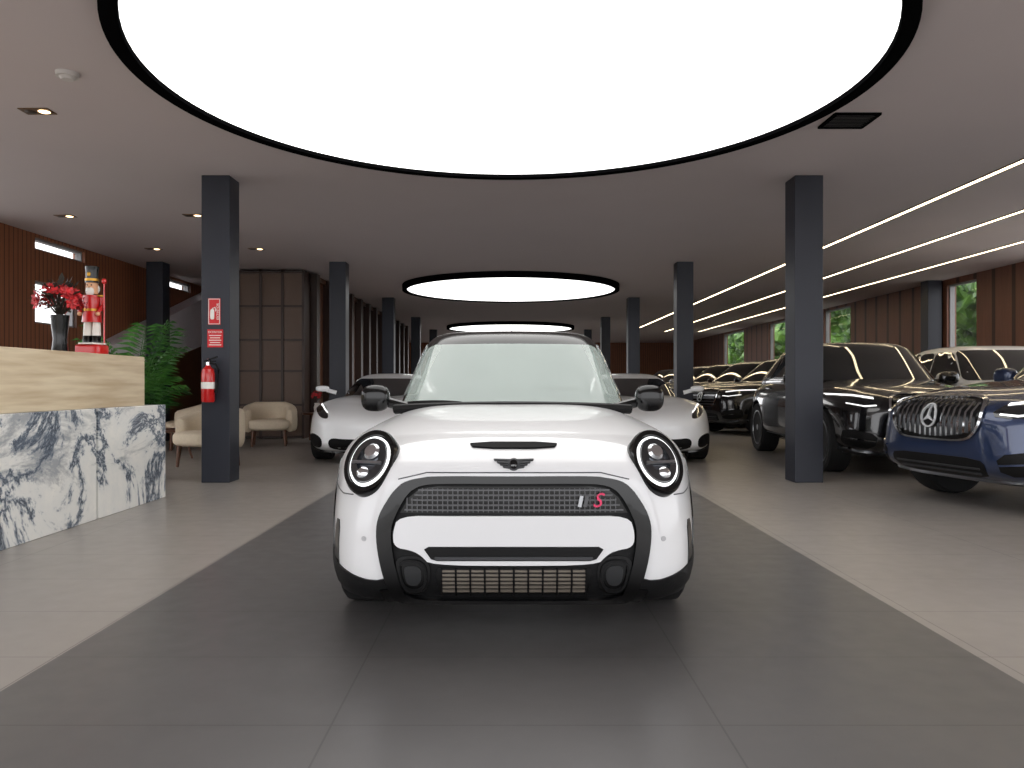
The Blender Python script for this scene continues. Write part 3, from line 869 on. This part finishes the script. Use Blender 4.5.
r = root('ceiling_vent', 'black square ceiling air vent', 'vent', (2.85, 6.56, CEIL))
g = G()
for a, b, c, d in ((0, -.17, .19, .015), (0, .17, .19, .015), (-.18, 0, .015, .17), (.18, 0, .015, .17)): g.box((a, b, -.008), (c, d, .008))
g.obj('frame', RIM, r, smooth=False)
g = G()
for i in range(9): g.box((0, -.145+i*.036, -.008), (.17, .012, .003), Matrix.Rotation(.5, 3, 'X'))
g.obj('louvre', M('vent_black', (12, 12, 12), .7), r, smooth=False)

# ------------------------------------------------------------ reception desk and things on it
r = root('reception_desk', 'reception desk of veined marble blocks with travertine top', 'desk', (-3.75, 5.2, 0))
G().box((0, -.58, .43), (.55, 1.42, .43)).obj('marble_block', MARB, r, smooth=False, bevel=.006)
G().box((0, 1.46, .43), (.55, .59, .43)).obj('marble_block', MARB, r, smooth=False, bevel=.006)
G().box((0, -.14, 1.075), (.51, 1.86, .215)).obj('travertine_top', TRAV, r, smooth=False, bevel=.006)
DT = 1.29
# vase
r = tag(G().rev([(0, 0), (.055, 0), (.06, .02), (.05, .12), (.062, .22), (.07, .31), (.062, .31), (.045, .2)], seg=28).obj('vase', BLK, loc=(-3.6, 6.24, DT)), 'tall gloss black vase on the reception desk', 'vase')
def bouquet(name, c, R, n, label):
    r = root(name, label, 'flowers', c)
    g = G()
    for i in range(n):
        a = random.uniform(0, 2*pi); e = random.uniform(-.2, 1.4); q = R*random.uniform(.7, 1)
        p = Vector((q*cos(a)*cos(e), q*sin(a)*cos(e), q*sin(e)*.8))
        d = p.normalized(); u = d.cross(Vector((.3, .2, 1))).normalized(); w = d.cross(u)
        for k in range(6):
            t = k*pi/3; v = u*cos(t)+w*sin(t); s = u*cos(t+pi/2)+w*sin(t+pi/2); rr = R*.28
            g.put([p, p+v*rr*.6+s*rr*.3, p+v*rr+d*rr*.2, p+v*rr*.6-s*rr*.3], [[0, 1, 2, 3]])
    g.obj('petals', REDF, r, smooth=False)
    g = G()
    for i in range(n):
        a = random.uniform(0, 2*pi); e = random.uniform(-.4, 1.3)
        p = Vector((cos(a)*cos(e), sin(a)*cos(e), sin(e)))*R*random.uniform(.8, 1.25)
        g.tube([(0, 0, -R*.6), p*.5, p], [.003, .003, .001], 4)
        s = p.cross(Vector((0, 0, 1))).normalized()*R*.12
        g.put([p*.6, p*.85+s, p*1.05, p*.85-s], [[0, 1, 2, 3]])
    g.obj('foliage', M('dark_foliage', (50, 44, 36), .6), r, smooth=False)
bouquet('flower_arrangement', (-3.6, 6.24, 1.70), .19, 60, 'red flower arrangement in the black vase')
# toy soldier
r = root('toy_soldier', 'tall wooden nutcracker figurine in red and white', 'figurine', (-3.6, 6.72, DT))
WP = M('white_lacquer', (235, 230, 222), .35); SK = M('painted_skin', (224, 170, 130), .5); GOLD = M('gold_paint', (200, 150, 60), .35, .7)
G().sq((0, 0, .05), (.11, .09, .05), 8, 8).obj('base', REDM, r)
g = G(); g.rev([(0, 0), (.12, 0), (.12, .012), (0, .012)], c=(0, 0, .1), seg=6); g.obj('base_trim', WP, r)
for sx in (-.038, .038):
    g = G(); g.rev([(0, .11), (.036, .11), (.034, .2), (.03, .3), (0, .3)], c=(sx, 0, 0), seg=16); g.obj('leg', WP, r)
    g = G(); g.rev([(0, .11), (.039, .11), (.037, .17), (.04, .175), (0, .178)], c=(sx, -.002, 0), seg=16); g.obj('boot', BLK, r)
g = G(); g.rev([(0, .29), (.08, .29), (.072, .36), (.062, .4), (.075, .48), (.07, .52), (0, .53)], seg=20); g.obj('jacket', REDM, r)
g = G(); g.ringrev([(.065, .385), (.070, .385), (.070, .405), (.065, .405)], seg=20); g.obj('belt', GOLD, r)
for sx in (-1, 1):
    g = G(); g.tube([(sx*.075, 0, .5), (sx*.095, -.005, .43), (sx*.08, -.05, .37)], [.024, .022, .018], 10); g.obj('arm', REDM, r)
    g = G(); g.sq((sx*.078, -.055, .36), (.018, .018, .018), 2.2, 6); g.obj('hand', SK, r)
    g = G(); g.rev([(0, .0), (.035, .0), (.03, .015), (0, .018)], c=(sx*.07, 0, .51), seg=14); g.obj('epaulette', GOLD, r)
g = G(); g.rev([(0, .53), (.045, .535), (.05, .58), (.045, .63), (0, .64)], seg=18); g.obj('head', SK, r)
g = G(); g.sq((0, -.035, .555), (.035, .02, .04), 2.4, 8); g.sq((0, .02, .58), (.052, .04, .045), 2.4, 8); g.obj('beard', WP, r)
g = G(); g.sq((0, -.052, .592), (.008, .01, .01), 2, 4); g.obj('nose', SK, r)
for sx in (-.018, .018): G().sq((sx, -.045, .608), (.006, .004, .006), 2, 4).obj('eye', BLK, r)
g = G(); g.rev([(0, .63), (.055, .63), (.055, .65), (.048, .655), (.05, .73), (.055, .77), (0, .78)], seg=20); g.obj('hat', BLK, r)
g = G(); g.ringrev([(.05, .645), (.056, .645), (.056, .665), (.05, .665)], seg=20); g.sq((0, -.052, .7), (.014, .006, .018), 3, 6); g.obj('hat_band', GOLD, r)
g = G(); g.tube([(.12, -.03, .11), (.12, -.03, .62)], .007, 8); g.sq((.12, -.03, .64), (.02, .02, .025), 2.2, 6); g.obj('staff', REDM, r)

# potted palm
def palm(c, H, n, label):
    r = root('potted_palm', label, 'plant', c)
    g = G(); g.rev([(0, 0), (.15, 0), (.2, .38), (.21, .4), (.18, .4), (.16, .36), (0, .35)], seg=28); g.obj('pot', M('clay_pot', (120, 110, 100), .7), r)
    g = G()
    for i in range(n):
        a = i*2.4+random.uniform(-.3, .3); L = random.uniform(.5, .72); up = random.uniform(.45, 1)
        base = Vector((0, 0, .38))
        pts = []
        for k in range(11):
            t = k/10
            pts.append(base+Vector((cos(a)*L*.75*t**1.4, sin(a)*L*.75*t**1.4, H*1.25*up*t-.35*t*t*t)))
        g.tube(pts, [.008*(1-.8*k/10) for k in range(11)], 5)
        for k in range(3, 11):
            p = pts[k]; d = (pts[k]-pts[k-1]).normalized(); s = d.cross(Vector((0, 0, 1)))
            if s.length < .05: continue
            s.normalize(); ll = .26*sin(pi*min(1, (k-1)/11))+.05
            for sg in (-1, 1):
                for e in (0, .5):
                    q = pts[k-1]*(1-e)+pts[k]*e
                    tip = q+s*sg*ll+d*ll*.6-Vector((0, 0, ll*.35)); m_ = q+s*sg*ll*.5+d*ll*.25
                    g.put([q, m_+d*.018, tip, m_-d*.018], [[0, 1, 2, 3]])
    o = g.obj('fronds', GREEN, r, smooth=False)
palm((-4.15, 8.6, 0), 1.42, 30, 'green palm in a clay pot behind the desk')

# ------------------------------------------------------------ fire extinguisher and signs on the column
r = root('fire_extinguisher', 'red fire extinguisher hung on the dark column', 'fire extinguisher', (-3.17, 8.19, .86))
g = G(); g.rev([(0, 0), (.06, 0), (.068, .015), (.068, .30), (.058, .345), (.03, .37), (.022, .385), (0, .385)], seg=28); g.obj('cylinder', REDM, r)
g = G(); g.ringrev([(.067, .14), (.0695, .14), (.0695, .21), (.067, .21)], seg=28); g.obj('label', WSIGN, r)
g = G(); g.rev([(0, .38), (.022, .38), (.022, .42), (0, .42)], seg=14); g.box((.01, 0, .435), (.015, .012, .02)); g.obj('valve', CHR, r)
g = G(); g.box((.03, 0, .452), (.07, .012, .007), Matrix.Rotation(-.35, 3, 'Y')); g.box((.02, 0, .43), (.06, .012, .006)); g.obj('handle', BLKM, r)
g = G(); g.tube([(.02, 0, .41), (.08, -.01, .40), (.115, -.01, .34), (.105, -.01, .2), (.085, -.01, .1)], [.011, .011, .011, .011, .018], 8); g.obj('hose', BLKM, r)
g = G(); g.box((0, .082, .2), (.03, .018, .16)); g.obj('bracket', DGREY, r)
def sign(name, label, x, z, w, h):
    r = root(name, label, 'sign', (x, 8.285, z)); G().box((0, 0, 0), (w/2, .004, h/2)).obj('plate', REDS, r, smooth=False); return r
s = sign('fire_sign', 'red and white fire extinguisher sign on the column', -3.14, 1.82, .13, .28)
g = G(); g.sq((-.02, -.006, -.03), (.022, .003, .055), 4, 6); g.tube([(-.02, -.007, .03), (.01, -.007, .045), (.02, -.007, 0)], .005, 6); g.obj('pictogram', WSIGN, s)
text('lettering', 'EXTINTOR', .036, WSIGN, s, (.04, -.006, 0), (pi/2, -pi/2, 0), .001)
g = G()
for a, b, c, d in ((0, .132, .058, .003), (0, -.132, .058, .003), (-.058, 0, .003, .132), (.058, 0, .003, .132)): g.box((a, -.005, b), (c, .002, d))
g.obj('border', WSIGN, s, smooth=False)
s = sign('instruction_sign', 'red instruction sign with white print on the column', -3.13, 1.535, .165, .19)
text('lettering', 'EXTINTOR', .03, WSIGN, s, (0, -.006, .065), (pi/2, 0, 0), .001)
g = G()
for i in range(5): g.box((0, -.006, .03-i*.025), (.065-(i % 2)*.012, .0015, .004))
g.obj('print_lines', WSIGN, s, smooth=False)

# ------------------------------------------------------------ lounge
def armchair(x, y, rz, label):
    r = root('armchair', label, 'chair', (x, y, 0), rz, 'lounge armchairs')
    g = G(); g.sq((0, -.02, .36), (.34, .34, .10), 4, 12); g.obj('seat', BOUCLE, r)
    V = []; F = []; N = 28; K = 16
    for i in range(N+1):
        a = radians(-28+236*i/N); e = abs(i/N-.5)*2
        top = .74-.13*max(0, e-.35)/.65; zc = (top+.24)/2; hz = (top-.24)/2
        th = .085*(1-max(0, e-.93)*6); R = .355
        for k in range(K):
            q = 2*pi*k/K; cx = abs(cos(q))**.6*(1 if cos(q) > 0 else -1); cz = abs(sin(q))**.6*(1 if sin(q) > 0 else -1)
            rr = R+th*cx; V.append((rr*cos(a)*1.05, rr*sin(a), zc+hz*cz))
    for i in range(N):
        for k in range(K): F.append([i*K+k, i*K+(k+1) % K, (i+1)*K+(k+1) % K, (i+1)*K+k])
    F.append(list(range(K))); F.append([N*K+k for k in range(K)])
    g = G(); g.put(V, F); g.obj('backrest', BOUCLE, r, ang=50)
    for sx in (-.27, .27):
        for sy in (-.25, .25):
            g = G(); g.tube([(sx*.92, sy*.92, .28), (sx, sy, 0)], [.032, .02], 10); g.obj('leg', WALN, r)
armchair(-3.85, 9.95, -.5, 'cream boucle armchair with walnut legs by the column')
armchair(-4.1, 13.3, .25, 'cream boucle tub armchair with walnut legs')
armchair(-5.2, 12.6, -1.2, 'cream boucle armchair with walnut legs in the lounge')
def table(x, y, R, H, label):
    r = root('side_table', label, 'table', (x, y, 0))
    g = G(); g.rev([(0, H-.03), (R, H-.03), (R, H), (0, H)], seg=36); g.obj('tabletop', WALN, r, ang=30)
    for k in range(3):
        a = k*2.09+.4; g = G(); g.tube([(R*.5*cos(a), R*.5*sin(a), H-.03), (R*.8*cos(a), R*.8*sin(a), 0)], [.022, .014], 8); g.obj('leg', WALN, r)
table(-3.56, 14.4, .27, .52, 'round walnut side table beside the armchair')
table(-4.75, 10.9, .36, .42, 'round walnut coffee table between armchairs')
tag(G().rev([(0, 0), (.05, 0), (.06, .1), (.045, .16), (.05, .18), (.04, .18), (0, .02)], seg=20).obj('vase', WP, loc=(-3.56, 14.4, .52)), 'small white vase on the side table', 'vase')
bouquet('flower_arrangement', (-3.56, 14.4, .82), .13, 20, 'small red flowers in the white vase')

# staircase side
r = root('staircase', 'pale plastered staircase flank rising along the wood wall', 'staircase', (-6.8, 15, 0))
def wedge(name, lo0, lo1, hi0, hi1, mat):
    V = []
    for x in (-.17, .16):
        V += [(x, -2.4, lo0), (x, 2.7, lo1), (x, 2.7, hi1), (x, -2.4, hi0)]
    mk(name, V, [[0, 1, 2, 3], [7, 6, 5, 4], [0, 4, 5, 1], [1, 5, 6, 2], [2, 6, 7, 3], [3, 7, 4, 0]], mat, r, smooth=False)
wedge('flank', 1.0, 2.05, 1.55, 3.15, LILAC)
wedge('base_panel', 0, 0, 1.0, 2.05, WALN)

# glazed cabinet
r = root('display_cabinet', 'full-height dark wood cabinet with smoked glass panes', 'cabinet', (-4.6, 15.2, 0))
G().box((0, .18, 1.62), (.62, .02, 1.6)).obj('back_panel', DWOOD, r, smooth=False)
g = G()
for x in (-.62, -.2, .22, .62): g.box((x, 0, 1.62), (.025, .2, 1.62))
for z in (.03, .65, 1.3, 1.9, 2.55, 3.2): g.box((0, 0, z), (.64, .2, .02))
g.obj('frame', DWOOD, r, smooth=False)
for cx, hw_ in ((-.41, .185), (.01, .185), (.42, .175)):
    for z0, z1 in ((.05, .63), (.67, 1.28), (1.32, 1.88), (1.92, 2.53), (2.57, 3.18)):
        G().box((cx, -.17, (z0+z1)/2), (hw_, .006, (z1-z0)/2)).obj('glass_pane', TINT, r, smooth=False)
# slatted partition
r = root('slatted_partition', 'row of tall dark wood fins along the lounge', 'partition', (-3.95, 15.6, 0))
for i in range(13): G().box((0, i*1.15, 1.62), (.12, .12, 1.62)).obj('fin', DWOOD, r, smooth=False)
g = G(); g.box((-.02, 6.9, 3.2), (.05, 6.95, .05)); g.box((-.02, 6.9, .05), (.05, 6.95, .05)); g.box((-.05, 6.9, 1.6), (.012, 6.9, 1.55)); g.obj('panel', WALN, r, smooth=False)

# ------------------------------------------------------------ world, camera
w = bpy.data.worlds.new('World'); SC.world = w; w.use_nodes = True
bg = w.node_tree.nodes['Background']; bg.inputs[0].default_value = (.98, .98, 1, 1); bg.inputs[1].default_value = 2.4
cam = bpy.data.cameras.new('Camera'); cam.lens = 780/1024*36; cam.sensor_width = 36; cam.shift_x = .002
co = bpy.data.objects.new('Camera', cam); COL.objects.link(co)
co.location = (0, 0, EYE); co.rotation_euler = (pi/2, 0, 0); SC.camera = co
SC.view_settings.view_transform = 'Standard'
SC.view_settings.exposure = .3
